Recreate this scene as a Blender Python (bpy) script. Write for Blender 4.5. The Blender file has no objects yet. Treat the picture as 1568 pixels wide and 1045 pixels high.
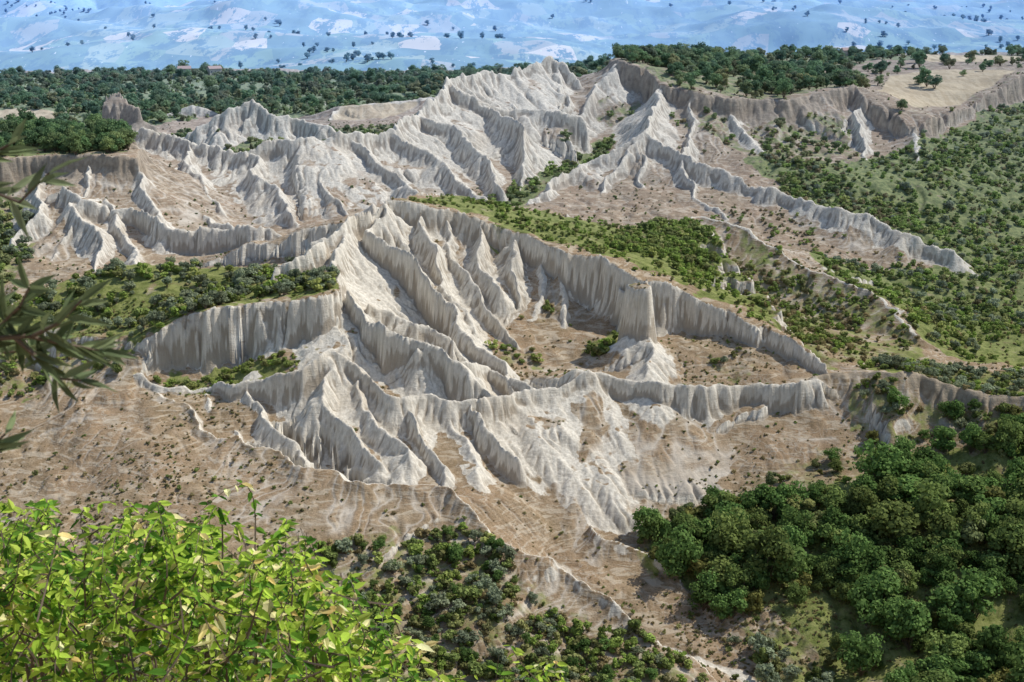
import bpy, math, numpy as np, time, random
from mathutils import Vector
rng=np.random.default_rng(7); random.seed(7)
Z0=160.0
cp,sp=math.cos(math.radians(15)),math.sin(math.radians(15))
# camera-view pixel column and row, plus ground distance in metres -> world metres
def S(u,v,D):
    yc=(522.5-v)/2178.0; t=D/(cp+yc*sp)
    return ((u-784)/2178.0*t, D, Z0+t*(-sp+yc*cp))
def SS(l): return np.array([S(*p) for p in l])
# ---------------- noise
TB=rng.random((256,256)).astype(np.float32)*2-1
def noise2(x,y,seed=0):
    x=np.asarray(x,np.float32)+seed*17.37; y=np.asarray(y,np.float32)+seed*9.71
    xi=np.floor(x); yi=np.floor(y); fx=x-xi; fy=y-yi
    xi=xi.astype(np.int32)&255; yi=yi.astype(np.int32)&255
    x1=(xi+1)&255; y1=(yi+1)&255
    fx=fx*fx*(3-2*fx); fy=fy*fy*(3-2*fy)
    a=TB[xi,yi]*(1-fx)+TB[x1,yi]*fx; b=TB[xi,y1]*(1-fx)+TB[x1,y1]*fx
    return a*(1-fy)+b*fy
def fbm(x,y,o=4,seed=0):
    r=0;a=.5;f=1
    for i in range(o):
        r=r+a*noise2(x*f,y*f,seed+i*3); a*=.5; f*=2.03
    return r
def sstep(a,b,x):
    t=np.clip((x-a)/(b-a),0,1); return t*t*(3-2*t)
# ---------------- grid
NX=1300; WA,WB=60.0,0.41
tt=np.linspace(-1,1,NX).astype(np.float64)
ys=[235.0]
while ys[-1]<1010: ys.append(ys[-1]+2*(WA+WB*ys[-1])/(NX-1))
near=np.linspace(-40,234.5,70); far=1010*np.exp(np.linspace(0,math.log(26),330))[1:]
Y=np.concatenate([near,np.array(ys),far]); M0,M1=len(near),len(near)+len(ys)
NY=len(Y); Wd=WA+WB*np.maximum(Y,0)
Xg=(Wd[:,None]*tt[None,:]); Yg=np.repeat(Y[:,None],NX,1)
# ---------------- base floor
bp=SS([(0,560,420),(0,800,345),(180,620,392),(250,680,368),(100,700,368),(300,800,335),(-200,650,400),(-200,900,320),
(420,690,374),(310,640,384),(560,722,366),(630,735,358),
(820,715,376),(950,725,384),(1100,710,385),(1250,685,389),(1400,650,395),(1600,650,391),(950,800,361),
(0,1000,292),(450,850,320),(600,900,312),(400,1045,270),(700,1000,298),(720,775,347),(870,865,344),(1000,1000,305),(1300,900,328),
(1500,720,376),(1400,800,350),(1200,800,352),(1500,1045,298),(1100,1045,298),(1700,720,375),(1750,1000,300),(960,900,333),
(300,575,406),(450,557,402),(850,560,424),(930,545,428),(760,545,424),(1100,562,417),(1180,562,415),(1050,540,424),
(1400,562,430),(1568,560,450),(1450,520,480),(1500,480,540),(1450,430,565),(1350,400,590),(1500,400,605),(1568,330,665),(1500,250,720),(1400,290,675),(1700,300,700),
(1568,180,800),(1250,480,520),
(300,410,530),(120,425,520),(0,450,500),(-100,480,480),(450,395,520),(650,330,600),(760,310,650),(800,320,625),(850,250,720),(930,215,745),(1000,350,610),(1200,372,600),
(400,360,600),(200,350,600),(0,300,640),(550,335,600),
(0,192,900),(200,192,900),(450,190,880),(600,180,920),(0,158,1000),(300,158,1020),(600,150,1000),(0,116,1200),(300,116,1180),(650,116,1180),(0,114,1350),(300,114,1350),(650,114,1350),(900,108,1250),(900,112,1000),
(-300,140,1300),(-300,300,700),(1300,90,1350),(1700,82,1350),(1700,100,1000),(800,150,900),(1200,250,700)])
def rbf(P,z,x,y):
    A=np.sqrt(((P[:,None,:]-P[None,:,:])**2).sum(-1)); n=len(P)
    K=np.zeros((n+3,n+3)); K[:n,:n]=-A-np.eye(n)*2; K[:n,n]=1;K[:n,n+1:]=P; K[n,:n]=1;K[n+1:,:n]=P.T
    w=np.linalg.solve(K,np.concatenate([z,[0,0,0]]))
    r=w[n]+w[n+1]*x+w[n+2]*y
    for i in range(n): r=r-w[i]*np.sqrt((x-P[i,0])**2+(y-P[i,1])**2)
    return r
ci=np.unique(np.concatenate([np.arange(0,NY,8),[NY-1]])); cj=np.unique(np.concatenate([np.arange(0,NX,8),[NX-1]]))
cy=np.clip(Y[ci],200,1400); cx=Xg[np.ix_(ci,cj)]
cb=rbf(bp[:,:2],bp[:,2],np.clip(cx,-750,750),np.repeat(cy[:,None],len(cj),1))
tmp=np.empty((NY,len(cj)))
for k in range(len(cj)): tmp[:,k]=np.interp(np.arange(NY),ci,cb[:,k])
B=np.empty((NY,NX))
jj=np.arange(NX)
for r in range(NY): B[r]=np.interp(jj,cj,tmp[r])
B+=fbm(Xg/30,Yg/30,5,2)*4.0
B-=(np.maximum(0,1-np.abs(fbm(Xg/16,Yg/22,3,61))*3)**2)*1.6
hill=Z0-1.7-.70*Yg+fbm(Xg/6,Yg/6,3,5)*.5*np.clip(Yg/20,0,1)
w=sstep(215,262,Yg); B=hill*(1-w)+B*w
fz=Z0-250+fbm(Xg/700,Yg/700,5,9)*75+sstep(5500,16000,Yg)*460+np.abs(fbm(Xg/1100,Yg/1100,5,12))*sstep(2600,7000,Yg)*260
w=sstep(1380,1950,Yg); B=B*(1-w)+fz*w
B+=sstep(900,1100,Yg)*sstep(1500,1300,Yg)*(np.maximum(0,fbm(Xg/120,Yg/120,4,44))*16-3)*(Xg<60)
H=B.astype(np.float32)
DW=np.full(H.shape,999,np.float32); RW=np.ones(H.shape,np.float32); INS=np.zeros(H.shape,bool); TU=np.zeros(H.shape,np.float32); RL=np.zeros(H.shape,np.float32)
Xf=Xg.astype(np.float32); Yf=Yg.astype(np.float32)
seedc=[0]
def prim(pts,F,Bk,closed=False,flute=1.0,R=95,jag=.8,tuff=0,off=0,cut=.35,xmin=None,wp=6,cvar=.9,smk=1.6):
    """F/Bk = (cliff height, cliff width, slope, clay reach) for front / back side"""
    seedc[0]+=1; sd=seedc[0]
    P=SS(pts); P[:,2]-=off
    if closed: P=np.vstack([P,P[:1]])
    y0,y1=P[:,1].min()-R,P[:,1].max()+R
    r0,r1=np.searchsorted(Y,y0),np.searchsorted(Y,y1)
    wm,wM=Wd[r0],Wd[min(r1,NY-1)]
    xa,xb=P[:,0].min()-R,P[:,0].max()+R
    ta=min(xa/wm,xa/wM); tb=max(xb/wm,xb/wM)
    c0=max(0,int((ta+1)/2*(NX-1))); c1=min(NX,int((tb+1)/2*(NX-1))+2)
    if c1<=c0: return
    x=Xf[r0:r1,c0:c1]; y=Yf[r0:r1,c0:c1]
    wx=x+fbm(x/14,y/14,4,sd)*wp; wy=y+fbm(x/14,y/14,4,sd+50)*wp
    best=np.full(x.shape,1e9,np.float32); s=np.zeros_like(best); z=np.zeros_like(best); side=np.zeros(x.shape,bool)
    acc=0
    for a,b in zip(P[:-1],P[1:]):
        ex,ey=b[0]-a[0],b[1]-a[1]; L=math.hypot(ex,ey)+1e-6
        t=np.clip(((wx-a[0])*ex+(wy-a[1])*ey)/(L*L),0,1)
        dx=wx-(a[0]+t*ex); dy=wy-(a[1]+t*ey); d2=dx*dx+dy*dy
        m=d2<best
        best=np.where(m,d2,best); s=np.where(m,acc+t*L,s); z=np.where(m,a[2]+t*(b[2]-a[2]),z)
        side=np.where(m,(dy<.3*np.abs(dx)) if closed else ((ex*(wy-a[1])-ey*(wx-a[0]))<0),side); acc+=L
    d=np.sqrt(best)
    ins=np.zeros(x.shape,bool)
    if closed:
        for a,b in zip(P[:-1],P[1:]):
            if abs(b[1]-a[1])<1e-9: continue
            c=((a[1]>wy)!=(b[1]>wy))&(wx<(b[0]-a[0])*(wy-a[1])/(b[1]-a[1])+a[0]); ins^=c
        num=0;den=0
        for a,b in zip(P[:-1],P[1:]):
            for q in (.0,.5):
                p=a+(b-a)*q; ww=1/((x-p[0])**2+(y-p[1])**2+25)**1.5
                num=num+ww*p[2]; den=den+ww
        z=np.where(ins,num/den+fbm(x/9,y/9,3,sd)*1.2*min(1,wp/6),z)
    def sel(k): return np.where(side,np.float32(F[k]),np.float32(Bk[k]))
    c,wd,k,reach=sel(0),sel(1),sel(2),sel(3)
    vs=1+cvar*noise2(s/13,s*0+.2,sd+9); c=c*np.clip(vs,.12,1.6); reach=reach*(1+.45*noise2(s/9,s*0+.7,sd+11))
    if xmin is not None:
        f=sstep(xmin-8,xmin+2,x); c=c*(.05+.95*f); reach=.1+reach*f
    sw=s+2.2*noise2(x/7,y/7,sd)+5*noise2(x/30,y/30,sd+41)+.10*d*noise2(x/25,y/25,sd+3)
    g1=1-np.abs(noise2(sw/7.5,d/60,sd)); g2=1-np.abs(noise2(sw/2.8,d/25,sd+7)); g0=1-np.abs(noise2(sw/19,d/90,sd+17))
    g3=1-np.abs(noise2(sw/2.2+d*.03,d/14,sd+27))
    va=np.clip(.75+.9*noise2(s/23,d/40,sd+33),.2,1.4)
    gul=(g0**2*2.6+g1**3*2.0*va+g2**3*.8*va)
    ramp=np.clip(d/7,0,1)*(.5+.5*np.exp(-d/50))
    cw=wd*(1+.6*noise2(s/5,s*0,sd+2))+.4
    de=np.maximum(0,d+cut*(g1**4*2.2+g2**4*1.2)-.2)
    drop=c*(1-np.exp(-(de/cw)**2))+k*d
    jz=jag*(1.2*noise2(s/14,s*0+.9,sd+14)+noise2(s/6,s*0+.5,sd+4)+.6*noise2(s/2,s*0+.3,sd+5))
    h=z+jz*np.exp(-d/6)-drop-flute*gul*ramp-.25*g3**5*np.clip(d/8,0,1)
    h=np.where(ins,z-0.0,h)
    Hs=H[r0:r1,c0:c1]; lim=(d<R)|ins; m=(h>Hs)&lim
    kk=smk; sm=np.where(lim&~ins,np.maximum(kk-np.abs(h-Hs),0)**2/(4*kk),0)
    Hn=np.where(lim,np.maximum(h,Hs)+sm,Hs); Hs[:]=Hn
    DW[r0:r1,c0:c1][m]=np.where(ins,500,d)[m]; RW[r0:r1,c0:c1][m]=reach[m]; INS[r0:r1,c0:c1][m]=ins[m]; TU[r0:r1,c0:c1][m]=tuff
    RL[r0:r1,c0:c1][m]=np.where(ins,0,g3**7)[m]
# background: tuff outcrop on its hill, upper left
prim([(140,190,850),(165,178,852),(185,172,852),(212,182,850),(232,196,850)],(4,3,.45,10),(4,3,.45,8),tuff=1,jag=1.2)
prim([(158,166,850),(166,153,854),(178,142,856),(186,141,856),(200,158,853),(208,166,850),(180,170,848)],(9,2.4,.7,14),(9,2,.7,10),closed=True,tuff=1,flute=.9,R=50,jag=1.4,wp=4,cvar=.5)
prim([(265,215,800),(300,198,800),(350,165,805),(380,148,810),(420,180,800),(470,185,800),(520,200,790)],(3,3,.5,50),(3,3,.6,10),flute=1.6,jag=1.4)
prim([(470,205,890),(500,185,900),(520,160,920),(600,155,930),(680,150,940)],(1,3,.3,3),(1,3,.3,0),flute=.6)
prim([(230,185,930),(290,160,940),(330,170,940)],(3,3,.5,20),(3,3,.5,0))
# right upper mesa
prim([(945,90,800),(985,103,790),(1010,130,770),(1060,140,757),(1120,150,755),(1200,155,760),(1260,140,775),(1310,130,785),(1332,160,770),(1400,195,745),(1480,165,800),(1568,115,860),(1750,100,900),(1750,84,1100),(1300,84,1060),(1000,86,1000),(940,90,900)],(11,2,.47,9),(6,2,.4,2),closed=True,tuff=1,flute=1.3,cvar=1.3)
# ridge 5 and ribs
prim([(120,190,720),(200,200,700),(290,212,685),(380,228,670),(440,212,675),(530,204,680),(600,200,690),(640,170,720),(665,150,735),(690,120,755),(740,104,775),(800,106,785),(850,94,800),(890,135,790)],(3,2,.42,55),(3,2,.7,10),flute=1.6,R=120,jag=1.8)
RB=lambda p,r=60,k=.85,fl=1.1,c=1.6,off=1.0: prim(p,(c,1.5,k,r),(c,1.5,k,r),flute=fl,R=60,off=off)
RB([(290,212,685),(300,260,650),(340,315,620)],45)
RB([(380,228,670),(400,270,645),(450,325,610)],45)
RB([(440,212,675),(480,260,650),(540,315,618)],45)
RB([(530,204,680),(590,250,655),(650,300,625)],40)
RB([(600,200,690),(670,240,668),(740,295,640)],40)
RB([(640,170,720),(700,190,705),(745,240,680),(760,285,655)],35)
RB([(690,125,755),(740,160,740),(800,180,715),(810,240,690),(790,290,670)],35)
RB([(740,160,740),(850,165,740),(890,180,735)],25,.9,1,5)
RB([(850,100,800),(870,140,775),(860,170,750)],30)
RB([(200,200,700),(215,260,655),(250,300,620)],50)
# left mesa
prim([(-60,250,605),(50,240,618),(130,237,613),(210,241,610),(217,226,640),(190,206,665),(100,198,680),(0,202,680),(-100,220,650)],(5,1.5,.5,6),(4,2,.5,2),closed=True,tuff=1)
RB([(210,241,610),(232,290,590),(242,335,573)],60,off=4)
RB([(130,240,612),(120,300,585),(90,360,560),(50,430,525)],60,off=4)
RB([(170,300,590),(190,345,568),(215,400,535)],60)
RB([(60,245,612),(60,300,580),(0,380,550),(-60,430,520)],12,off=4)
RB([(120,300,585),(150,360,555),(150,420,525)],60)
prim([(100,290,590),(190,318,578),(260,345,565),(340,353,562),(400,347,565),(430,360,560),(480,348,560),(540,330,562),(575,312,562)],(9,1.5,.45,9),(1,2,.25,30),jag=1.4)
RB([(300,225,680),(240,290,640),(330,340,590),(430,355,565)],60,.6)
# ridge 7
prim([(815,312,645),(870,262,672),(930,235,690),(985,200,700),(1040,232,685),(1110,262,665),(1180,290,648),(1300,322,620),(1400,360,600),(1465,384,590)],(2.2,2,.45,9),(1.5,2,.6,4),flute=1.5,jag=1.2,cvar=1.3)
RB([(1010,130,770),(1000,165,730),(985,200,700),(978,260,675),(985,335,645)],35,.8,1.3)
RB([(1040,232,685),(1060,290,655),(1110,330,625)],22)
RB([(985,200,700),(930,270,670),(915,320,645)],24)
RB([(1060,140,757),(1055,190,725),(1040,232,685)],20,off=4)
RB([(1120,150,755),(1155,200,725),(1210,240,700),(1290,285,672)],9,.6,1.2,.5,off=5)
RB([(1310,132,783),(1320,180,745),(1325,235,712)],18,.8,off=4)
RB([(1400,195,745),(1420,260,700),(1510,335,655)],1,.4,.5,0,off=2)
RB([(945,92,800),(900,150,770),(880,190,750)],14,.6)
# spur 4b
prim([(1000,345,540),(1080,332,555),(1150,352,545),(1200,388,528),(1260,415,515),(1320,440,500),(1380,490,475),(1412,516,462)],(.5,2,.38,.6),(.5,2,.35,.5),flute=.7)
# central plateau
prim([(590,305,485),(680,315,490),(760,345,482),(820,370,475),(865,385,464),(915,392,460),(955,412,450),(985,428,446),(1020,430,446),(1080,465,440),(1140,490,432),(1200,515,426),(1262,562,415),(1190,480,450),(1130,420,490),(1100,362,530),(1080,337,550),(1000,345,530),(950,345,525),(820,322,530),(700,300,520),(620,297,505)],(11.5,1.6,.6,6),(2,3,.3,0),closed=True,flute=1.4,cvar=1.25,cut=.5)
RB([(785,360,476),(790,400,466),(790,440,455),(770,500,440)],12,.9,1.2,4)
RB([(865,400,464),(868,470,450),(870,520,440),(880,570,425)],1,.6,1,0,off=3)
RB([(830,380,470),(830,450,452),(810,520,436)],1,.6,1,0,off=5)
RB([(915,395,460),(955,440,448),(950,470,444)],20,1.2,.6,9)
RB([(680,318,489),(700,380,470),(745,450,450),(800,520,430)],8,.8,off=2)
RB([(720,330,485),(740,390,467),(765,430,455)],12,.9,off=2)
RB([(640,312,487),(660,370,468),(690,430,452),(740,490,434)],16,.8,off=2)
# free-standing clay pillar and its foot
prim([(985,500,428),(1000,530,420),(988,575,407)],(.5,1,.55,9),(.5,1,.55,9),flute=.5,R=40,jag=.3)
prim([(958,440,432.0),(970,432,432.6),(986,422,431.5),(998,436,428.5),(993,443,426.5),(972,448,428)],(20,1.3,.75,16),(19,1.3,.75,16),closed=True,flute=.5,R=40,jag=.5,cut=.35,wp=2.2,cvar=.05,smk=.6)
# blades
BL=lambda p,c=11,r=40: prim(p,(c,1.3,.75,r),(2,1.5,.7,r*.7),flute=.8,R=45,jag=1.0)
BL([(590,305,485),(560,345,470),(600,375,462),(645,395,455),(665,440,444),(700,490,430),(730,520,420),(800,592,399)])
BL([(465,372,452),(500,362,458),(530,347,466),(590,305,485)],4)
BL([(522,440,420),(520,400,440),(530,350,464)],3,60)
BL([(440,402,438),(465,385,446),(490,362,456)],6,40)
BL([(522,440,420),(545,470,414),(600,505,406),(650,520,402),(700,560,396),(760,602,389)],12,40)
BL([(560,470,425),(600,480,424),(650,500,420),(700,520,416)],5,10)
BL([(640,535,400),(700,550,404),(760,560,408),(810,595,398)],3,24)
# left green plateau with fluted cliff
prim([(212,535,408),(255,492,412),(300,470,414),(400,463,414),(480,458,414),(522,440,420),(520,418,440),(430,408,462),(300,402,470),(170,407,470),(60,440,455),(0,480,440),(-120,520,430),(60,522,425),(150,512,418)],(17,1.8,.5,24),(8,2,.5,6),closed=True,flute=1.8,cut=1.1,xmin=-104,cvar=.4)
# front crest
prim([(205,572,402),(250,590,398),(330,592,396),(420,572,395),(470,560,393),(505,538,396),(545,572,392),(600,600,386),(680,613,384),(740,607,386),(800,597,392),(845,590,398),(890,562,404)],(3,1.3,.56,32),(2,1.5,.5,6),flute=1.5,jag=.6)
prim([(890,562,404),(960,580,402),(1040,582,400),(1100,586,401),(1180,587,402),(1260,577,406)],(9,1.5,.58,8),(1,1.5,.25,3),flute=1.3,cvar=.9)
prim([(1260,577,406),(1330,560,412),(1400,572,405),(1470,592,398),(1568,606,392),(1720,620,380)],(3,1.5,.5,1.5),(.6,1.5,.25,.5),flute=1.1,tuff=1,cvar=1.5)
R2=lambda p,r=60,k=.7,fl=1.0,c=.6,off=1.0: prim(p,(c,1.5,k,r),(c,1.5,k,r),flute=fl,R=60,off=off)
R2([(380,578,395),(400,620,386),(470,690,366)],26,off=2)
R2([(300,592,396),(320,620,388),(400,680,370)],20,off=2)
R2([(505,538,396),(500,600,384),(560,675,367),(590,700,361)],28,.8,off=1.5)
RB([(600,600,386),(640,650,372),(690,722,356)],26,1.0,1.0,5,off=2)
RB([(735,607,386),(760,642,376),(795,690,366)],20,1.1,1.0,9,off=1.5)
R2([(560,578,391),(580,630,376),(620,690,361)],26,.8,off=2)
R2([(680,613,384),(700,650,374),(740,720,358)],9,off=4)
R2([(840,590,398),(850,660,382),(880,740,362)],1,.5,1.0,0,off=6)
R2([(940,580,402),(965,680,378),(995,765,357)],1,.5,1.0,0,off=6.5)
# lower spurs
prim([(230,600,396),(300,650,376),(480,705,356),(560,728,350),(690,740,346),(740,795,334),(800,835,326),(862,872,321),(960,935,311)],(1,2,.30,0.1),(2,1.5,.75,7),flute=.6,off=.6)
prim([(900,800,354),(960,845,345),(1040,885,336),(1125,955,321)],(1,1.5,.45,.1),(1,2,.5,.1),flute=.8)
# ---------------- droplet erosion on mid block
h=H[M0:M1].astype(np.float64).copy(); cell=(2*Wd[M0:M1]/(NX-1))
ny,nx=h.shape; hp=(h/cell[:,None]).ravel()
h0=hp.copy()
def rounds(N,steps,er,cap):
    global hp
    px=rng.random(N)*(nx-3)+1; py=rng.random(N)*(ny-3)+1
    dx=np.zeros(N);dy=np.zeros(N);sed=np.zeros(N);wat=np.ones(N);sp_=np.ones(N)
    for it in range(steps):
        ix=px.astype(np.int64);iy=py.astype(np.int64);fx=px-ix;fy_=py-iy
        i0=iy*nx+ix
        a=hp[i0];b=hp[i0+1];c=hp[i0+nx];d=hp[i0+nx+1]
        gx=(b-a)*(1-fy_)+(d-c)*fy_; gy=(c-a)*(1-fx)+(d-b)*fx
        ho=a*(1-fx)*(1-fy_)+b*fx*(1-fy_)+c*(1-fx)*fy_+d*fx*fy_
        dx=dx*.25-gx*.75; dy=dy*.25-gy*.75
        L=np.sqrt(dx*dx+dy*dy)+1e-9; ux=dx/L;uy=dy/L
        dx=ux*np.minimum(L,1);dy=uy*np.minimum(L,1)
        nxp=np.clip(px+ux,1,nx-2.01);nyp=np.clip(py+uy,1,ny-2.01)
        jx=nxp.astype(np.int64);jy=nyp.astype(np.int64);gx_=nxp-jx;gy_=nyp-jy;j0=jy*nx+jx
        hn=hp[j0]*(1-gx_)*(1-gy_)+hp[j0+1]*gx_*(1-gy_)+hp[j0+nx]*(1-gx_)*gy_+hp[j0+nx+1]*gx_*gy_
        dh=hn-ho
        C=np.maximum(-dh,.01)*sp_*wat*cap
        dep=np.where(dh>0,np.minimum(dh,sed),np.where(sed>C,(sed-C)*.2,-np.minimum((C-sed)*er,np.maximum(-dh,0)*.5)))
        sed=sed-dep
        wts=(((1-fx)*(1-fy_)),(fx*(1-fy_)),((1-fx)*fy_),(fx*fy_))
        idx=np.concatenate([i0,i0+1,i0+nx,i0+nx+1]); val=np.concatenate([dep*q for q in wts])
        hp+=np.bincount(idx,val,minlength=nx*ny)
        sp_=np.sqrt(np.clip(sp_*sp_-dh*.6,.05,9)); wat*=.985
        px,py=nxp,nyp
    dl=(hp-h0).reshape(ny,nx)
    k=dl.copy(); k[1:-1,1:-1]=dl[1:-1,1:-1]*.4+.15*(dl[2:,1:-1]+dl[:-2,1:-1]+dl[1:-1,2:]+dl[1:-1,:-2])
    hp=h0+k.ravel()
for r in range(4): rounds(130000,50,.25,2.5)
dl=(hp-h0).reshape(ny,nx)*cell[:,None]
rr=np.arange(ny); dl*=(sstep(0,60,rr)*sstep(0,60,ny-1-rr))[:,None]
dl=np.clip(dl,-4,3)
pc=S(980,433,430)
keep=1-.7*np.exp(-(((Xg[M0:M1]-pc[0])**2+(Yg[M0:M1]-pc[1])**2)/60.0)**2)
H[M0:M1]+=(dl*keep).astype(np.float32)
# ---------------- attributes
gy=np.gradient(H,axis=0)/np.gradient(Y)[:,None].astype(np.float32)
gx=np.gradient(H,axis=1)/(2*Wd/(NX-1))[:,None].astype(np.float32)
gy=gy-gx*(WB*tt[None,:]).astype(np.float32)
SL=np.sqrt(gx*gx+gy*gy)
def blur(a,n):
    for _ in range(n):
        b=a.copy(); b[1:-1,1:-1]=(a[1:-1,1:-1]*2+a[2:,1:-1]+a[:-2,1:-1]+a[1:-1,2:]+a[1:-1,:-2])/6; a=b
    return a
SLb=blur(SL,3)
n1=fbm(Xf/18,Yf/18,4,31); n2=fbm(Xf/4,Yf/4,3,33)
q=DW/np.maximum(RW,.1)+n1*.8+n2*.5
clay=sstep(1.35,.6,q)*sstep(.25,.55,SLb+n2*.15)
clay=np.maximum(clay,sstep(1.15,1.7,SLb)*.75*(Yg<1200))
clay=np.where(INS,sstep(1.2,1.8,SLb)*.6,clay)
clay*=sstep(255,300,Yf)
pp=SS([(850,850,343),(885,885,334),(930,910,325),(1000,945,314),(1080,975,306),(1150,1000,300),(1250,1050,290)])
dp=np.full(H.shape,99,np.float32); r0,r1=np.searchsorted(Y,280),np.searchsorted(Y,350)
xx=Xf[r0:r1]+n2[r0:r1]*3;yy=Yf[r0:r1]+n1[r0:r1]*4
for a,b in zip(pp[:-1],pp[1:]):
    ex,ey=b[0]-a[0],b[1]-a[1]; t=np.clip(((xx-a[0])*ex+(yy-a[1])*ey)/(ex*ex+ey*ey),0,1)
    dp[r0:r1]=np.minimum(dp[r0:r1],np.hypot(xx-a[0]-t*ex,yy-a[1]-t*ey))
H-=(1.5*np.exp(-(dp/3)**2)).astype(np.float32)
clay=np.maximum(clay,sstep(2.4,.6,dp)*.75)
def poly(pts):
    P=SS(pts)[:,:2]; return np.vstack([P,P[:1]])
def inpoly(P,x,y):
    ins=np.zeros(x.shape,bool)
    for a,b in zip(P[:-1],P[1:]):
        if abs(b[1]-a[1])<1e-9: continue
        ins^=((a[1]>y)!=(b[1]>y))&(x<(b[0]-a[0])*(y-a[1])/(b[1]-a[1])+a[0])
    return ins
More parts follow.
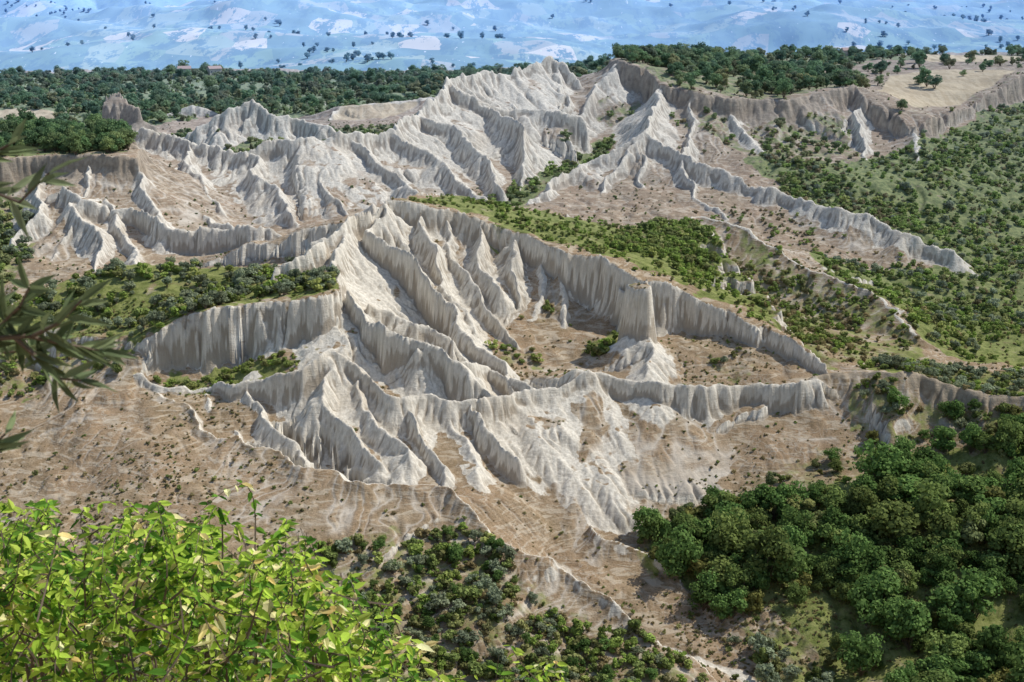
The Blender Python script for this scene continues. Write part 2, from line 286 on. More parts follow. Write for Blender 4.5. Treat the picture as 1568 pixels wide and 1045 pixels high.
# tilled / stubble fields
FLD=np.zeros(H.shape,np.float32)
for pg,v in (([(1345,128,800),(1365,104,900),(1440,98,930),(1560,104,900),(1540,120,860),(1470,150,810),(1400,160,785)],.8),
             ([(1420,95,985),(1560,93,1000),(1600,90,1060),(1400,90,1070)],1.0),
             ([(-60,178,915),(70,178,915),(90,168,960),(-60,166,970)],.8),
             ([(500,180,900),(530,158,925),(640,156,932),(600,175,905)],.6)):
    P=poly(pg); rows=np.where((Y>P[:,1].min()-8)&(Y<P[:,1].max()+8))[0]; r0,r1=rows[0],rows[-1]+1
    FLD[r0:r1]=np.maximum(FLD[r0:r1],inpoly(P,Xf[r0:r1]+n1[r0:r1]*5,Yf[r0:r1]+n1[r0:r1]*6)*v)
REG=[
('forest',[(975,850,348),(1040,790,358),(1130,770,363),(1250,770,364),(1300,740,371),(1400,715,379),(1568,700,382),(1750,700,382),(1800,1060,270),(1400,1060,275),(1230,985,312),(1080,905,330)],4.5,'TTTTU',(.5,1.35),.9),
('forestedge',[(940,850,347),(1000,780,360),(1100,730,370),(1280,660,388),(1450,620,395),(1800,610,395),(1800,700,380),(1300,770,364),(1050,880,338)],3.0,'SSTLU',(.4,1.1),.35),
('crestedge',[(1310,575,409),(1450,585,402),(1800,605,393),(1800,700,380),(1400,690,384),(1320,640,393)],2.3,'SSDOL',(.4,1.2),.45),
('olives_low',[(1130,960,318),(1230,985,312),(1330,1020,300),(1420,1080,280),(1150,1080,285)],2.6,'OOS',(.8,1.5),.6),
('lowshrub',[(430,840,323),(600,785,335),(700,785,332),(800,850,321),(900,930,310),(1000,1000,303),(1150,1060,285),(1250,1100,270),(300,1100,245),(-200,1100,245),(-100,900,310),(250,850,322)],1.9,'SSSLLDDDOT',(.4,1.3),.45),
('plateau_left',[(235,520,410),(300,478,415),(400,470,416),(480,462,417),(515,440,424),(515,418,442),(430,409,462),(300,403,470),(170,408,470),(60,440,455),(0,480,440),(-120,520,430),(60,522,425),(150,512,418)],2.8,'SOOL',(.6,1.4),.8),
('leftwild',[(200,560,404),(150,530,412),(60,522,425),(-150,530,430),(-200,400,560),(0,300,600),(60,250,610),(30,430,520),(0,470,500)],3.4,'SSOL',(.7,1.5),.6),
('lefttop',[(-150,530,430),(60,522,425),(200,545,408),(230,580,400),(100,590,405),(-150,600,410)],2.8,'SSDL',(.4,1.2),.4),
('plateau_mid',[(600,303,488),(680,313,494),(760,342,486),(820,366,479),(900,388,468),(960,405,460),(1040,430,452),(1140,480,440),(1190,505,432),(1190,480,450),(1130,420,490),(1100,362,530),(1080,337,550),(950,345,525),(820,322,530),(700,300,520)],2.7,'SLL',(.3,.8),.9),
('plateau_dense',[(940,385,478),(1000,400,470),(1100,440,460),(1140,455,462),(1110,380,510),(1080,337,550),(1000,345,530)],2.5,'SLL',(.7,1.2),.9),
('spur',[(1110,430,482),(1200,500,440),(1270,560,420),(1400,545,440),(1410,515,462),(1320,440,500),(1200,388,528),(1120,345,550)],2.5,'SDLD',(.4,1.1),.5),
('rightvalley',[(1420,525,462),(1300,440,520),(1230,395,570),(1480,390,592),(1400,360,605),(1290,320,640),(1200,285,665),(1150,240,705),(1250,260,700),(1340,240,715),(1400,205,742),(1480,180,790),(1568,130,850),(1800,130,850),(1800,560,450),(1500,560,450)],3.3,'LLLDLSLO',(.35,1.3),.95),
('behindcrest',[(1290,565,413),(1340,550,420),(1430,530,440),(1800,520,440),(1800,595,395),(1568,595,396),(1470,585,401),(1400,566,409),(1330,555,416)],2.7,'SOOL',(.6,1.3),.65),
('midvalley',[(750,310,645),(790,270,690),(850,240,725),(930,210,750),(950,215,735),(870,255,690),(820,290,665),(800,320,630)],3.2,'SLL',(.8,1.5),.85),
('midvalley2',[(700,312,600),(1150,345,590),(1200,380,590),(1000,360,600),(760,320,590)],3.2,'SLS',(.6,1.2),.7),
('mesa_left',[(-100,245,610),(50,236,622),(130,232,618),(190,232,625),(190,208,662),(100,200,678),(-100,205,675)],5.5,'TT',(.8,1.2),.7),
('mesa_right',[(955,93,803),(1010,125,778),(1060,134,762),(1120,144,760),(1200,149,765),(1260,134,780),(1310,124,792),(1330,110,850),(1300,100,900),(1000,92,960),(945,92,880)],6.5,'TTU',(.6,1.3),.6),
('mesa_right_back',[(1000,90,960),(1300,98,930),(1340,92,1000),(1800,90,1040),(1800,84,1100),(1300,84,1080),(1000,88,1020)],8,'TTU',(.6,1.05),.6),
('mesa_fields',[(1340,130,790),(1330,98,980),(1800,92,1020),(1800,110,860),(1560,118,850),(1480,160,800),(1400,190,750)],15,'TUSL',(.5,1.3),.3),
('mesa_slope',[(945,92,800),(1010,132,768),(1120,152,753),(1320,160,765),(1330,230,715),(1200,230,710),(1060,170,735),(1000,150,745),(900,160,765)],4.3,'SDL',(.5,1.4),.45),
('r7slope',[(1150,200,720),(1320,250,700),(1450,350,620),(1300,310,635),(1200,280,660)],3.8,'SLD',(.6,1.3),.55),
('r7foot',[(1000,340,625),(1150,300,640),(1400,368,597),(1250,385,580),(1050,345,600)],4.5,'DDL',(.4,.9),.2),
('farforest',[(-200,185,900),(250,190,900),(330,170,940),(480,170,930),(640,165,930),(720,120,980),(950,100,1100),(950,105,1340),(-400,105,1340),(-400,180,920)],5.4,'TUSLLL',(.6,1.2),.95),
('behindr5',[(200,195,712),(380,222,682),(520,200,692),(640,170,735),(640,170,850),(200,190,850)],4.6,'SLS',(.7,1.4),.7),
('terrace',[(240,585,401),(330,583,399),(480,552,398),(495,545,401),(480,550,406),(330,572,409),(240,580,407)],2.0,'SL',(.4,.9),.9),
('bowl_a',[(890,545,428),(950,545,426),(960,500,436),(930,470,444),(900,510,436)],2.6,'SL',(.5,1.2),.6),
('bowl_b',[(1090,570,416),(1170,572,413),(1170,545,420),(1060,520,426)],3.0,'SO',(.5,1.1),.4),
('bowl_c',[(740,550,424),(840,565,420),(830,540,430),(750,520,432)],3.0,'SL',(.5,1.1),.4),
('bowl_d',[(780,470,448),(860,480,448),(850,440,456),(800,430,460)],3.0,'SD',(.5,1.1),.3),
('bladegreen',[(440,455,418),(520,445,421),(512,425,434),(430,430,436)],2.4,'SL',(.6,1.1),.9),
]
green=np.zeros(H.shape,np.float32)
PTS=[]
def gidx(x,y):
    fi=np.interp(y,Y,np.arange(NY)); w_=WA+WB*np.maximum(y,0); fj=(x/w_+1)/2*(NX-1)
    return fi,fj
def samp(A,x,y):
    fi,fj=gidx(x,y); fi=np.clip(fi,0,NY-1.001);fj=np.clip(fj,0,NX-1.001)
    i=fi.astype(int);j=fj.astype(int);a=fi-i;b=fj-j
    return A[i,j]*(1-a)*(1-b)+A[i+1,j]*a*(1-b)+A[i,j+1]*(1-a)*b+A[i+1,j+1]*a*b
for name,pg,spc,kinds,sc,gg in REG:
    P=poly(pg)
    rows=np.where((Y>P[:,1].min()-1)&(Y<P[:,1].max()+1))[0]; r0,r1=rows[0],rows[-1]+1
    wxx=Xf[r0:r1]+n1[r0:r1]*9; wyy=Yf[r0:r1]+n2[r0:r1]*9
    m=inpoly(P,wxx,wyy)
    green[r0:r1]=np.maximum(green[r0:r1],m*gg)
    x0,x1,y0,y1=P[:,0].min(),P[:,0].max(),P[:,1].min(),P[:,1].max()
    N=int((x1-x0)*(y1-y0)/(spc*spc)*1.25)
    x=rng.uniform(x0,x1,N);y=rng.uniform(y0,y1,N)
    ok=inpoly(P,x+fbm(x/15,y/15,3,3)*14,y+fbm(x/15,y/15,3,8)*14)&(np.abs(x)<WA+WB*y-2)
    x=x[ok];y=y[ok]
    dens=fbm(x/22,y/22,3,77)
    ok=(samp(SLb,x,y)<(1.3 if name.startswith('forest') else .95))&(samp(clay,x,y)<.55)&(samp(FLD,x,y)<.4)&(rng.random(len(x))<np.clip((.85 if name!='forest' else 1.2)+dens*1.9,0.1,1))
    x=x[ok];y=y[ok];n=len(x)
    z=samp(H,x,y)
    kk=np.array(list(kinds))[rng.integers(0,len(kinds),n)]
    s=rng.uniform(sc[0],sc[1],n)*(.75+.5*rng.random(n))
    if name=='lowshrub': s=np.where(kk=='T',s*.4,s)
    PTS+= list(zip(x,y,z,s,kk))
for u,v,D,s in ((1420,125,850,1.3),(1408,122,860,1.0),(1432,126,845,1.1),(1300,128,800,1.0),(1345,112,850,.9),(1475,112,880,.6),(1505,106,900,.6)):
    X_,Y_,_=S(u,v,D); PTS.append((X_,Y_,float(samp(H,np.array([X_]),np.array([Y_]))[0]),s,'T'))
for N,ya,yb,s0,s1 in ((30000,300,900,.15,.6),(34000,290,440,.12,.42)):
    y=ya+(yb-ya)*rng.random(N)**1.2; x=(rng.random(N)*2-1)*(WA+WB*y)
    ok=(samp(clay,x,y)<.3)&(samp(SLb,x,y)<1.1)&(samp(FLD,x,y)<.4)&(rng.random(N)<np.clip(.3+fbm(x/25,y/25,3,91)*1.6,0.08,1))
    x=x[ok];y=y[ok];z=samp(H,x,y)
    kk=np.array(list('SDDD'))[rng.integers(0,4,len(x))]
    PTS+=list(zip(x,y,z,rng.uniform(s0,s1,len(x))**1.2*1.1,kk))
# hedgerows and copses down in the far valley
N=2600
y=2600+5200*rng.random(N)**1.3; x=(rng.random(N)*2-1)*.40*y
ok=(np.abs(fbm(x/420,y/700,3,71))<.035)|(fbm(x/300,y/500,3,72)>.33)
x=x[ok];y=y[ok];z=samp(H,x,y)
PTS+=list(zip(x,y,z,rng.uniform(1.2,2.4,len(x)),np.full(len(x),'T')))
green=blur(green,3)*(1-clay)*(1-FLD)
green=np.clip(green*(1+n2*.8),0,1)
farm=sstep(1350,1900,Yf)
# ---------------- terrain mesh
nv=NY*NX; co=np.empty((nv,3),np.float32); co[:,0]=Xf.ravel();co[:,1]=Yf.ravel();co[:,2]=H.ravel()
i=np.arange(NY-1)[:,None]*NX+np.arange(NX-1)[None,:]; i=i.ravel()
quads=np.stack([i,i+1,i+NX+1,i+NX],1).astype(np.int32)
def mkmesh(name,co,faces_n,loops,smooth=True):
    me=bpy.data.meshes.new(name)
    me.vertices.add(len(co)); me.vertices.foreach_set('co',co.ravel().astype(np.float32))
    me.loops.add(len(loops)); me.loops.foreach_set('vertex_index',loops.astype(np.int32))
    st=np.concatenate([[0],np.cumsum(faces_n)[:-1]]).astype(np.int32)
    me.polygons.add(len(faces_n)); me.polygons.foreach_set('loop_start',st)
    me.polygons.foreach_set('use_smooth',np.full(len(faces_n),smooth))
    me.update(calc_edges=True)
    return me
me=mkmesh('terrain',co,np.full(len(quads),4),quads.ravel())
at=me.attributes.new('mask','FLOAT_COLOR','POINT')
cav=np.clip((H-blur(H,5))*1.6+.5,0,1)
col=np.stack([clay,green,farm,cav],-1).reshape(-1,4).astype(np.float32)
at.data.foreach_set('color',col.ravel())
at=me.attributes.new('tuff','FLOAT','POINT')
tu=blur(TU,2)*sstep(16,8,np.where(INS,0,DW)); at.data.foreach_set('value',tu.ravel().astype(np.float32))
at=me.attributes.new('rill','FLOAT','POINT'); at.data.foreach_set('value',RL.ravel().astype(np.float32))
at=me.attributes.new('field','FLOAT','POINT'); at.data.foreach_set('value',blur(FLD,1).ravel().astype(np.float32))
ter=bpy.data.objects.new('terrain',me); bpy.context.scene.collection.objects.link(ter)
# ---------------- node helper
class NT:
    def __init__(s,mat): 
        mat.use_nodes=True; s.t=mat.node_tree; s.t.nodes.clear(); s.n=s.t.nodes; s.l=s.t.links
    def add(s,ty,**kw):
        n=s.n.new(ty)
        for k,v in kw.items(): setattr(n,k,v)
        return n
    def put(s,sock,v):
        if isinstance(v,bpy.types.NodeSocket): s.l.new(v,sock)
        else: sock.default_value=v
    def math(s,op,a,b=0,clamp=False):
        n=s.add('ShaderNodeMath',operation=op,use_clamp=clamp); s.put(n.inputs[0],a); s.put(n.inputs[1],b); return n.outputs[0]
    def noise(s,vec,scale,det=4,rough=.55,dist=0):
        n=s.add('ShaderNodeTexNoise'); s.put(n.inputs['Vector'],vec); n.inputs['Scale'].default_value=scale;n.inputs['Detail'].default_value=det
        n.inputs['Roughness'].default_value=rough;n.inputs['Distortion'].default_value=dist; return n.outputs['Fac']
    def vmap(s,vec,sc):
        n=s.add('ShaderNodeVectorMath',operation='MULTIPLY'); s.put(n.inputs[0],vec); n.inputs[1].default_value=sc; return n.outputs[0]
    def rng(s,v,a,b,c=0,d=1):
        n=s.add('ShaderNodeMapRange',interpolation_type='SMOOTHSTEP'); s.put(n.inputs[0],v)
        for k,q in enumerate((a,b,c,d)): n.inputs[k+1].default_value=q
        return n.outputs[0]
    def mix(s,f,a,b,mode='MIX'):
        n=s.add('ShaderNodeMix',data_type='RGBA',blend_type=mode); s.put(n.inputs[0],f)
        for k,q in ((6,a),(7,b)):
            if isinstance(q,tuple): n.inputs[k].default_value=(*q,1)
            else: s.l.new(q,n.inputs[k])
        return n.outputs[2]
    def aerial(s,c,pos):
        """blue distance haze painted into the base colour, growing with world y"""
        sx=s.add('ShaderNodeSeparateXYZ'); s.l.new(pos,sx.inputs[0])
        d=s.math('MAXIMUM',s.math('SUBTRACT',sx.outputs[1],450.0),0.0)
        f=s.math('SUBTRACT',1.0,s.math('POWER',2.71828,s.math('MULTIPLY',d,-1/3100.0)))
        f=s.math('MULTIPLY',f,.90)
        return s.mix(f,c,(.32,.54,.90))  # air haze put into the surface colour, no scattering volume
mt=bpy.data.materials.new('badlands_ground'); N_=NT(mt)
geo=N_.add('ShaderNodeNewGeometry').outputs['Position']
a=N_.add('ShaderNodeAttribute',attribute_name='mask')
tfa=N_.add('ShaderNodeAttribute',attribute_name='tuff').outputs['Fac']
rla=N_.add('ShaderNodeAttribute',attribute_name='rill').outputs['Fac']
fda=N_.add('ShaderNodeAttribute',attribute_name='field').outputs['Fac']
sepc=N_.add('ShaderNodeSeparateColor'); N_.l.new(a.outputs['Color'],sepc.inputs[0])
cl,gr,fa=sepc.outputs[0],sepc.outputs[1],sepc.outputs[2]; cavo=a.outputs['Alpha']
nb=N_.noise(geo,.05,5); nm=N_.noise(geo,.35,6,.65); nf=N_.noise(geo,2.2,5,.7)
strk=N_.noise(N_.vmap(geo,(1,1,.12)),1.1,4,.6)
terr=N_.noise(N_.vmap(geo,(.18,.18,1.6)),.9,4,.6,.8)
vor=N_.add('ShaderNodeTexVoronoi',feature='DISTANCE_TO_EDGE')
wv=N_.add('ShaderNodeVectorMath',operation='ADD')
nz=N_.add('ShaderNodeTexNoise'); N_.l.new(geo,nz.inputs['Vector']); nz.inputs['Scale'].default_value=.12; nz.inputs['Detail'].default_value=4
sc_=N_.vmap(nz.outputs['Color'],(14,14,9)); N_.l.new(N_.vmap(geo,(1,1,2.2)),wv.inputs[0]); N_.l.new(sc_,wv.inputs[1])
N_.l.new(wv.outputs[0],vor.inputs['Vector']); vor.inputs['Scale'].default_value=.2
vein=N_.math('MULTIPLY',N_.rng(vor.outputs['Distance'],.0,.04,1,0),N_.rng(nb,.45,.65,0,1))
brown=N_.mix(N_.rng(nm,.3,.7),(.24,.175,.105),(.40,.31,.21))
brown=N_.mix(N_.rng(nb,.35,.65,0,.6),brown,(.35,.24,.15))
brown=N_.mix(N_.rng(nf,.45,.70,0,.75),brown,(.14,.11,.055))
brown=N_.mix(N_.rng(terr,.5,.60,0,.7),brown,(.49,.42,.32))
brown=N_.mix(N_.math('MULTIPLY',vein,.5),brown,(.52,.48,.41))
brown=N_.mix(N_.rng(cavo,.25,.47,.55,0),brown,(.47,.42,.35))
brown=N_.mix(N_.math('MULTIPLY',rla,.8),brown,(.58,.53,.45))
clayc=N_.mix(N_.rng(strk,.3,.7),(.52,.48,.405),(.74,.70,.61))
clayc=N_.mix(N_.rng(nf,.45,.8,0,.35),clayc,(.39,.32,.24))
clayc=N_.mix(N_.rng(nb,.5,.7,0,.4),clayc,(.48,.40,.29))
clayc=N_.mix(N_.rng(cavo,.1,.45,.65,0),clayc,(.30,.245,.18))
clf=N_.rng(N_.math('ADD',cl,N_.math('MULTIPLY',N_.math('SUBTRACT',nm,.5),1.3)),.3,.7)
g1=N_.mix(N_.rng(nm,.35,.65),(.12,.15,.04),(.26,.28,.10))
g1=N_.mix(N_.rng(nf,.5,.7,0,.6),g1,(.33,.29,.15))
tufc=N_.mix(N_.rng(nm,.35,.65),(.21,.155,.095),(.38,.30,.205))
clayc=N_.mix(N_.math('MULTIPLY',tfa,.8),clayc,tufc)
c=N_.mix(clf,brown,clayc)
grf=N_.rng(N_.math('ADD',gr,N_.math('MULTIPLY',N_.math('SUBTRACT',nm,.5),.8)),.3,.7)
c=N_.mix(grf,c,g1)
fldc=N_.mix(N_.rng(N_.noise(N_.vmap(geo,(1,.15,0)),.3,3),.4,.6),(.48,.38,.22),(.60,.50,.32))
c=N_.mix(fda,c,fldc)
# far valley: patchwork of fields, woods, stubble
vf=N_.add('ShaderNodeTexVoronoi'); N_.l.new(N_.vmap(geo,(1,.5,0)),vf.inputs['Vector']); vf.inputs['Scale'].default_value=.009
cr=N_.add('ShaderNodeValToRGB'); sv=N_.add('ShaderNodeSeparateColor'); N_.l.new(vf.outputs['Color'],sv.inputs[0]); N_.l.new(sv.outputs[0],cr.inputs[0])
e=cr.color_ramp.elements; cr.color_ramp.interpolation='CONSTANT'
e[0].color=(.12,.20,.07,1); e[1].position=.90; e[1].color=(.85,.68,.45,1)
for p_,cc in ((.25,(.22,.32,.10,1)),(.45,(.42,.36,.20,1)),(.6,(.09,.15,.05,1)),(.78,(.34,.38,.18,1))):
    q=e.new(p_); q.color=cc
fn=N_.noise(N_.vmap(geo,(1,.25,0)),.018,7,.78)
fc=N_.mix(N_.rng(fn,.50,.55),cr.outputs[0],(.03,.075,.025))
fn2=N_.noise(N_.vmap(geo,(1,.2,0)),.09,2,.6)
fc=N_.mix(N_.rng(fn2,.69,.73),fc,(.95,.9,.82))
c=N_.mix(fa,c,fc)
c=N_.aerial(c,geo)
bs=N_.add('ShaderNodeBsdfDiffuse'); N_.l.new(c,bs.inputs[0]); bs.inputs['Roughness'].default_value=.5
bm=N_.add('ShaderNodeBump'); bm.inputs['Distance'].default_value=.8; bm.inputs['Strength'].default_value=.5
hh=N_.math('ADD',N_.math('MULTIPLY',nf,.5),N_.math('ADD',N_.math('MULTIPLY',strk,.7),N_.math('MULTIPLY',terr,.7)))
N_.l.new(hh,bm.inputs['Height']); N_.l.new(bm.outputs[0],bs.inputs['Normal'])
o=N_.add('ShaderNodeOutputMaterial'); N_.l.new(bs.outputs[0],o.inputs[0])
me.materials.append(mt)
# ---------------- foliage materials
def leafmat(name,c1,c2,c3,tr=.3,var=1.0,objrand=True):
    m=bpy.data.materials.new(name); n=NT(m)
    oi=n.add('ShaderNodeObjectInfo'); g=n.add('ShaderNodeNewGeometry')
    r=g.outputs['Random Per Island']
    col=n.mix(r,c1,c2)
    rr=oi.outputs['Random'] if objrand else n.noise(g.outputs['Position'],2.5,2)
    col=n.mix(n.rng(rr,.45,1,0,.8*var),col,c3)
    hv=n.add('ShaderNodeHueSaturation'); n.l.new(col,hv.inputs['Color']); 
    n.put(hv.inputs['Value'],n.math('ADD',.75,n.math('MULTIPLY',n.math('FRACT',n.math('MULTIPLY',rr,7.31)),.7)))
    cc=hv.outputs[0]
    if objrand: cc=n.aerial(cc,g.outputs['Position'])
    d=n.add('ShaderNodeBsdfDiffuse'); n.l.new(cc,d.inputs[0])
    t=n.add('ShaderNodeBsdfTranslucent'); n.l.new(cc,t.inputs[0])
    mx=n.add('ShaderNodeMixShader'); mx.inputs[0].default_value=tr; n.l.new(d.outputs[0],mx.inputs[1]); n.l.new(t.outputs[0],mx.inputs[2])
    o=n.add('ShaderNodeOutputMaterial'); n.l.new(mx.outputs[0],o.inputs[0]); return m
MT=leafmat('tree_leaves',(.075,.14,.04),(.14,.22,.065),(.20,.24,.075),.35)
MU=leafmat('tree_leaves_yellowish',(.16,.17,.05),(.25,.24,.08),(.15,.19,.09),.35)
MS=leafmat('shrub_leaves',(.12,.165,.05),(.22,.265,.085),(.27,.26,.11))
ML=leafmat('light_shrub_leaves',(.18,.26,.055),(.27,.36,.09),(.33,.34,.12))
MO=leafmat('olive_leaves',(.17,.21,.13),(.27,.31,.20),(.22,.24,.14))
MD=leafmat('dry_shrub_leaves',(.21,.17,.08),(.31,.255,.13),(.14,.16,.07))
mb=bpy.data.materials.new('bark'); n=NT(mb); b_=n.add('ShaderNodeBsdfPrincipled'); g=n.add('ShaderNodeNewGeometry')
n.l.new(n.mix(n.noise(g.outputs['Position'],9,4),(.07,.05,.035),(.18,.14,.10)),b_.inputs['Base Color']); b_.inputs['Roughness'].default_value=.9
o=n.add('ShaderNodeOutputMaterial'); n.l.new(b_.outputs[0],o.inputs[0])
def tube(V,F,p0,p1,r0,r1,k=6):
    p0=np.array(p0,float);p1=np.array(p1,float);d=p1-p0;d/=np.linalg.norm(d)+1e-9
    u=np.cross(d,[.3,.9,.1]);u/=np.linalg.norm(u)+1e-9;v=np.cross(d,u); b=len(V)
    for p,r in ((p0,r0),(p1,r1)):
        for i in range(k):
            an=2*math.pi*i/k; V.append(tuple(p+r*(math.cos(an)*u+math.sin(an)*v)))
    for i in range(k): F.append((b+i,b+(i+1)%k,b+k+(i+1)%k,b+k+i))
def template(name,mat,seed,H_,Wc,nl,lobes,leaf,low=.35,sq=.8):
    r=np.random.default_rng(seed); V=[];F=[]
    top=np.array([r.uniform(-.3,.3),r.uniform(-.3,.3),H_*.55])
    if low>.2:
        tube(V,F,(0,0,-.6),top*.6,.22,.15); tube(V,F,top*.6,top,.15,.08)
    C=[]
    for i in range(lobes):
        a=r.uniform(0,6.28); rad=Wc*.5*math.sqrt(r.random())*.78; zz=H_*(low+(1-low)*r.uniform(.1,.85))
        k=1-.35*abs((zz/H_-.55)*2)
        c=np.array([math.cos(a)*rad*k,math.sin(a)*rad*k,zz]); C.append((c,Wc*r.uniform(.10,.25)))
        tube(V,F,top*r.uniform(.3,.9) if low>.2 else (0,0,0),c,.07,.02,4)
    nb_=len(F)
    for i in range(nl):
        c,R=C[r.integers(lobes)]
        d=r.normal(size=3); d[2]=d[2]*.8+.35; d/=np.linalg.norm(d)
        p=c+d*R*np.array([1,1,sq])*r.uniform(.6,1.25)
        if p[2]<.05: p[2]=abs(p[2])+.05
        nrm=d+r.normal(size=3)*.45; nrm/=np.linalg.norm(nrm)
        u=np.cross(nrm,r.normal(size=3)); u/=np.linalg.norm(u)+1e-9; v=np.cross(nrm,u)
        s=leaf*r.uniform(.6,1.3); b=len(V)
        for q in ((-.5,-.35),(.45,-.5),(.6,.3),(-.1,.6),(-.6,.2)):
            V.append(tuple(p+u*q[0]*s+v*q[1]*s))
        F.append((b,b+1,b+2,b+3,b+4))
    V=np.array(V); ln=np.array([len(f) for f in F]); lp=np.array([q for f in F for q in f])
    m=mkmesh(name,V,ln,lp,False); m.materials.append(mb); m.materials.append(mat)
    mi=np.ones(len(F),np.int32); mi[:nb_]=0; m.polygons.foreach_set('material_index',mi)
    return bpy.data.objects.new(name,m)
cols={}
def coll(k,obs):
    c=bpy.data.collections.new('templates_'+k)
    for o_ in obs: c.objects.link(o_)
    cols[k]=(c,len(obs))
coll('T',[template('broadleaf_%d'%i,MT,10+i,6.5+i*.5,7.0,1700,14+i,.44,.2) for i in range(6)])
coll('U',[template('yellow_broadleaf_%d'%i,MU,20+i,6.0,6.0,1300,11+i,.45,.2) for i in range(3)])
coll('S',[template('scrub_%d'%i,MS,30+i,2.4,3.2,420,7,.34,.05) for i in range(4)])
coll('L',[template('lightscrub_%d'%i,ML,40+i,2.6,3.0,420,7,.34,.05) for i in range(3)])
coll('O',[template('olive_%d'%i,MO,50+i,3.4,3.6,650,8,.28,.2) for i in range(3)])
coll('D',[template('dryscrub_%d'%i,MD,60+i,1.6,2.6,330,7,.26,.05) for i in range(3)])
def scatter(name,kind,pts):
    c,nvar=cols[kind]; P=np.array([(p[0],p[1],p[2]-.15) for p in pts]); n=len(P)
    m=bpy.data.meshes.new(name); m.vertices.add(n); m.vertices.foreach_set('co',P.ravel().astype(np.float32))
    s=np.array([p[3] for p in pts])
    a=m.attributes.new('sc','FLOAT_VECTOR','POINT'); a.data.foreach_set('vector',np.stack([s*rng.uniform(.85,1.2,n),s*rng.uniform(.85,1.2,n),s*rng.uniform(.75,1.15,n)],1).ravel().astype(np.float32))
    a=m.attributes.new('rt','FLOAT_VECTOR','POINT'); a.data.foreach_set('vector',np.stack([rng.normal(size=n)*.06,rng.normal(size=n)*.06,rng.uniform(0,6.28,n)],1).ravel().astype(np.float32))
    a=m.attributes.new('ix','INT','POINT'); a.data.foreach_set('value',rng.integers(0,nvar,n).astype(np.int32))
    ob=bpy.data.objects.new(name,m); bpy.context.scene.collection.objects.link(ob)
    g=bpy.data.node_groups.new(name,'GeometryNodeTree')
    g.interface.new_socket('Geometry',in_out='INPUT',socket_type='NodeSocketGeometry'); g.interface.new_socket('Geometry',in_out='OUTPUT',socket_type='NodeSocketGeometry')
    gi=g.nodes.new('NodeGroupInput');go=g.nodes.new('NodeGroupOutput'); ci=g.nodes.new('GeometryNodeCollectionInfo'); ci.inputs['Collection'].default_value=c
    ci.inputs['Separate Children'].default_value=True; ci.inputs['Reset Children'].default_value=True
    ip=g.nodes.new('GeometryNodeInstanceOnPoints'); ip.inputs['Pick Instance'].default_value=True
    def na(nm,ty):
        q=g.nodes.new('GeometryNodeInputNamedAttribute'); q.data_type=ty; q.inputs['Name'].default_value=nm; return q.outputs[0]
    g.links.new(gi.outputs[0],ip.inputs['Points']); g.links.new(ci.outputs[0],ip.inputs['Instance'])
    g.links.new(na('ix','INT'),ip.inputs['Instance Index']); g.links.new(na('rt','FLOAT_VECTOR'),ip.inputs['Rotation']); g.links.new(na('sc','FLOAT_VECTOR'),ip.inputs['Scale'])
    g.links.new(ip.outputs[0],go.inputs[0])
    md=ob.modifiers.new('scatter','NODES'); md.node_group=g
for k,nm in (('T','forest_trees'),('U','yellowish_trees'),('S','scrub_bushes'),('L','light_green_bushes'),('O','olive_grove'),('D','dry_bushes')):
    scatter(nm,k,[p for p in PTS if p[4]==k])
# ---------------- farmhouses
def solid(name,c1,c2,sc=1.5,ro=.9):
    m=bpy.data.materials.new(name); n=NT(m); b=n.add('ShaderNodeBsdfPrincipled'); g=n.add('ShaderNodeNewGeometry')
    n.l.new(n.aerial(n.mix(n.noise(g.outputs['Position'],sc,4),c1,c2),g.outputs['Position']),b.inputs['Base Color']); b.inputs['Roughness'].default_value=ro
    o=n.add('ShaderNodeOutputMaterial'); n.l.new(b.outputs[0],o.inputs[0]); return m
MWL=solid('plaster',(.50,.43,.34),(.65,.58,.48)); MRF=solid('roof_tiles',(.25,.14,.09),(.34,.22,.15),3); MWN=solid('window_dark',(.03,.03,.035),(.05,.05,.055))
def house(x,y,w,dp_,h,rot):
    z=float(samp(H,np.array([x]),np.array([y]))[0])-.5
    e=bpy.data.objects.new('farmhouse',None); e.location=(x,y,z); e.rotation_euler=(0,0,rot); bpy.context.scene.collection.objects.link(e)
    def part(nm,V,F,mat):
        m=bpy.data.meshes.new(nm); m.from_pydata(V,[],F); m.materials.append(mat); ob=bpy.data.objects.new(nm,m); bpy.context.scene.collection.objects.link(ob); ob.parent=e
    a,b=w/2,dp_/2; g=h+dp_*.22
    part('walls',[(-a,-b,0),(a,-b,0),(a,b,0),(-a,b,0),(-a,-b,h),(a,-b,h),(a,b,h),(-a,b,h),(-a,0,g),(a,0,g)],[(0,1,5,4),(1,2,6,9,5),(2,3,7,6),(3,0,4,8,7)],MWL)
    q=.5
    part('roof',[(-a-q,-b-q,h-.15),(a+q,-b-q,h-.15),(a+q,0,g+.12),(-a-q,0,g+.12),(-a-q,b+q,h-.15),(a+q,b+q,h-.15),(-a-q,-b-q,h+.1),(a+q,-b-q,h+.1),(a+q,0,g+.4),(-a-q,0,g+.4),(-a-q,b+q,h+.1),(a+q,b+q,h+.1)],[(0,1,2,3),(3,2,5,4),(6,7,8,9),(9,8,11,10),(0,6,7,1),(4,10,11,5),(0,3,9,6),(3,4,10,9),(1,7,8,2),(2,8,11,5)],MRF)
    V=[];F=[]
    for fl in range(int(h//2.9)):
        for k in range(int(w//3)):
            xx=-a+1.5+k*3; zz=1+fl*2.9; i=len(V); V+=[(xx-.45,-b-.02,zz),(xx+.45,-b-.02,zz),(xx+.45,-b-.02,zz+1.3),(xx-.45,-b-.02,zz+1.3)]; F.append((i,i+1,i+2,i+3))
    part('windows',V,F,MWN)
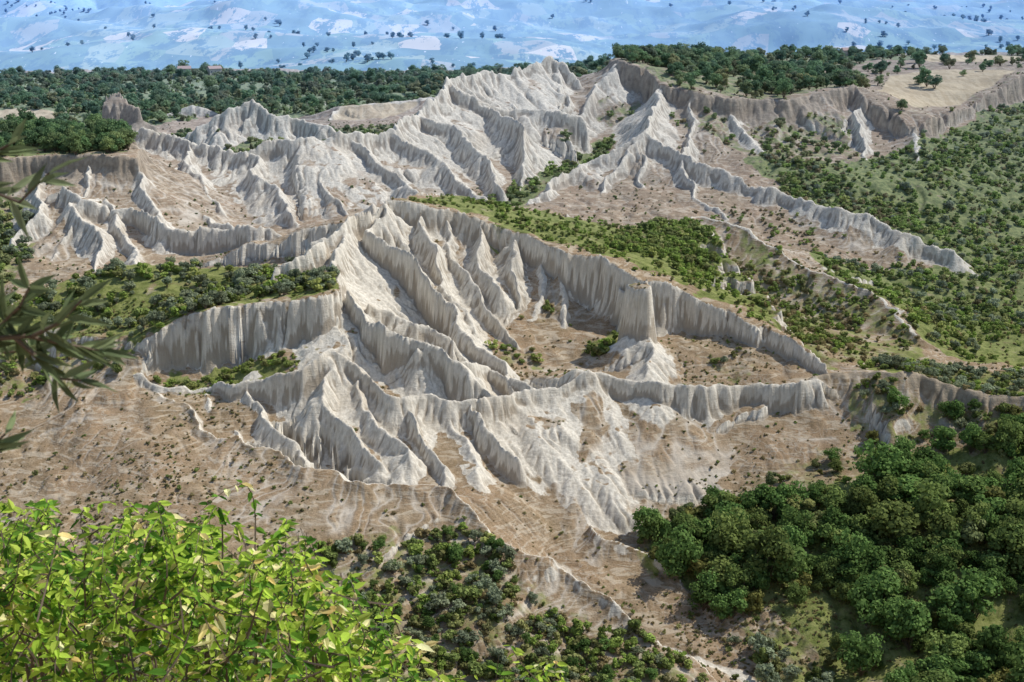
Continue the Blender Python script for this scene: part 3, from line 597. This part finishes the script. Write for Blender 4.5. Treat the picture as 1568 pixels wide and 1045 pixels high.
for (u,D,w,d_,h,r_) in ((290,1180,10,8,6,.2),(335,1190,10,8,7,.5),(400,1230,9,7,6,-.4),(1290,1030,9,7,5,.1)):
    x=(u-784)/2178*D*1.0; house(x,D,w,d_,h,r_)
# ---------------- foreground leafy bush
def leaves(specs,fold=.25):
    V=[];F=[];MI=[]
    for (p,d,nr,L,Wl,mi) in specs:
        d=d/np.linalg.norm(d); s=np.cross(d,nr); s/=np.linalg.norm(s)+1e-9; n_=np.cross(s,d); b=len(V)
        cv=-.35*L
        def pt(t,w,lift): return p+d*L*t+s*w*Wl+n_*(lift*Wl+cv*t*t)
        V+= [pt(0,0,0),pt(.3,0,-fold),pt(.65,0,-fold),pt(1,0,0),pt(.25,-.45,.05),pt(.6,-.42,.05),pt(.25,.45,.05),pt(.6,.42,.05)]
        F+= [(b,b+1,b+4),(b+4,b+1,b+2,b+5),(b+5,b+2,b+3),(b,b+6,b+1),(b+6,b+7,b+2,b+1),(b+7,b+3,b+2)]; MI+=[mi]*6
    return V,F,MI
MB=leafmat('bush_leaves',(.28,.44,.05),(.50,.64,.11),(.55,.60,.15),.5,1,False)
MB2=leafmat('bush_leaves_dark',(.06,.16,.025),(.16,.30,.04),(.19,.31,.06),.4,1,False)
MB3=leafmat('bush_leaves_pale',(.70,.72,.42),(.70,.52,.18),(.75,.75,.55),.4,1,False)
top=np.array([(-100,800),(0,795),(60,770),(100,850),(140,850),(190,770),(240,765),(280,800),(300,785),(335,775),(365,860),(400,845),(430,800),(470,810),(485,895),(540,915),(600,965),(650,1020),(720,1035),(760,985),(800,975),(860,1015),(900,1050),(960,1100)],float)
specs=[];V0=[];F0=[]
def shoot(tip,base,nl,L0,pale=.05):
    tip=np.array(tip);base=np.array(base); bend=rng.normal(size=3)*.09
    prev=base
    for k in range(1,9):
        t=k/8; p=base+(tip-base)*t+bend*math.sin(t*3.14)
        tube(V0,F0,prev,p,.004*(1.1-t)+.0012,.004*(1.1-t-.12)+.0012,4); prev=p
    dark=rng.random()<.3
    for k in range(nl):
        t=.2+.8*k/nl; p=base+(tip-base)*t+bend*math.sin(t*3.14)
        for sgn in (0,1):
            if rng.random()<.12: continue
            a=k*2.4+sgn*3.14+rng.normal()*.6; d=np.array([math.cos(a),math.sin(a),rng.uniform(-.7,.6)])
            nr=np.array([0,0,1.])+rng.normal(size=3)*.6
            L=L0*rng.uniform(.6,1.3)*(1-.3*t)
            q=rng.random(); mi=3 if q<pale else (1 if q<(.35 if dark else .78) else 2)
            specs.append((p,d,nr,L,L*rng.uniform(.42,.58),mi))
for i in range(640):
    u=rng.uniform(-80,900) if rng.random()<.2 else rng.uniform(-80,600)
    vt=np.interp(u,top[:,0],top[:,1]); v=vt+abs(rng.normal())*90*(1 if i%3 else .12)+ (rng.random()<.45)*rng.uniform(0,220)
    D=rng.uniform(4.8,7.4)
    tip=np.array(S(u,v,D)); an=rng.normal(size=2)*.16; base=(tip[0]+an[0]-.04,tip[1]+an[1],tip[2]-rng.uniform(.22,.42))
    shoot(tip,base,10,.072,.03 if rng.random()<.85 else .45)
Vl,Fl,MI=leaves(specs)
for i in range(26):
    u=rng.uniform(-60,600); t=S(u,1000,5.8); tube(V0,F0,(t[0]*.9,5.6,Z0-1.7-.7*5.6-.3),t,.02,.006,6)
nv0=len(V0); V=np.array([*V0,*Vl]); F=F0+[tuple(q+nv0 for q in f) for f in Fl]
m=mkmesh('leafy_bush',V,np.array([len(f) for f in F]),np.array([q for f in F for q in f]),False)
for q in (mb,MB,MB2,MB3): m.materials.append(q)
m.polygons.foreach_set('material_index',np.array([0]*len(F0)+MI,np.int32))
bpy.context.scene.collection.objects.link(bpy.data.objects.new('leafy_bush',m))
# ---------------- olive branches at left, near
MOL=leafmat('olive_branch_leaves',(.10,.14,.065),(.18,.22,.11),(.30,.33,.24),.3,1,False)
specs=[];V0=[];F0=[]
def obr(pts,r0=.005,dens=9,L0=.06):
    P=[np.array(S(*p)) for p in pts]
    n=len(P)
    for k in range(n-1):
        tube(V0,F0,P[k],P[k+1],r0*(1-k/n)*.8,r0*.8*(1-(k+1)/n)+.0008,6)
        dd=P[k+1]-P[k]; Ls=np.linalg.norm(dd)
        for j in range(max(2,int(dens*Ls/.1))):
            t=rng.random(); p=P[k]+dd*t; a=rng.normal(size=3)*.55; d=dd/Ls*rng.uniform(.6,1.3)+a
            specs.append((p,d,rng.normal(size=3)*.5+np.array([0,-1,.3]),L0*rng.uniform(.7,1.15),.0125,1))
obr([(-120,560,2.0),(-20,520,2.0),(40,515,2.0),(90,525,2.02),(140,535,2.03),(160,538,2.05)],.006,15)
obr([(-60,470,2.1),(0,500,2.05),(30,470,2.0),(45,440,2.0)],.005,17)
obr([(20,515,2.0),(60,550,2.0),(90,580,2.02),(125,583,2.03)],.005,18)
obr([(50,515,2.0),(90,495,2.0),(125,460,2.0)],.004,12)
obr([(-40,530,2.1),(10,540,2.1),(60,535,2.1)],.004,13)
obr([(-80,260,2.2),(-20,290,2.15),(30,310,2.1),(60,280,2.1),(75,265,2.1)],.004,6)
obr([(-60,250,2.2),(-10,235,2.2),(25,215,2.2)],.004,10)
obr([(-80,700,2.0),(-20,690,2.0),(8,665,2.0)],.004,12)
Vl,Fl,MI=leaves(specs)
nv0=len(V0); V=np.array([*V0,*Vl]); F=F0+[tuple(q+nv0 for q in f) for f in Fl]
m=mkmesh('olive_branch',V,np.array([len(f) for f in F]),np.array([q for f in F for q in f]),False)
m.materials.append(mb); m.materials.append(MOL); m.polygons.foreach_set('material_index',np.array([0]*len(F0)+MI,np.int32))
bpy.context.scene.collection.objects.link(bpy.data.objects.new('olive_branch',m))
# ---------------- light, camera
az=math.atan2(.62,.20); el=math.radians(51)
sd=Vector((math.sin(az)*math.cos(el),math.cos(az)*math.cos(el),math.sin(el)))
sl=bpy.data.lights.new('sun','SUN'); sl.energy=5; sl.angle=math.radians(.5); sl.color=(1,.955,.87)
so=bpy.data.objects.new('sun',sl); so.rotation_euler=sd.to_track_quat('Z','Y').to_euler(); bpy.context.scene.collection.objects.link(so)
W=bpy.data.worlds.new('World'); bpy.context.scene.world=W; W.use_nodes=True; nt=W.node_tree
sk=nt.nodes.new('ShaderNodeTexSky'); sk.sky_type='NISHITA'; sk.sun_disc=False; sk.sun_elevation=el; sk.sun_rotation=az
bg=nt.nodes['Background']; bg.inputs[1].default_value=.14; nt.links.new(sk.outputs[0],bg.inputs[0])
cd=bpy.data.cameras.new('cam'); cd.lens=50; cd.sensor_width=36; cd.clip_start=.1; cd.clip_end=60000
cd.dof.use_dof=True; cd.dof.focus_distance=300; cd.dof.aperture_fstop=16
ca=bpy.data.objects.new('camera',cd); ca.location=(0,0,Z0); ca.rotation_euler=(math.radians(75),0,0); bpy.context.scene.collection.objects.link(ca)
bpy.context.scene.camera=ca
sc=bpy.context.scene; sc.view_settings.view_transform='Standard'; sc.view_settings.look='None'; sc.view_settings.exposure=0
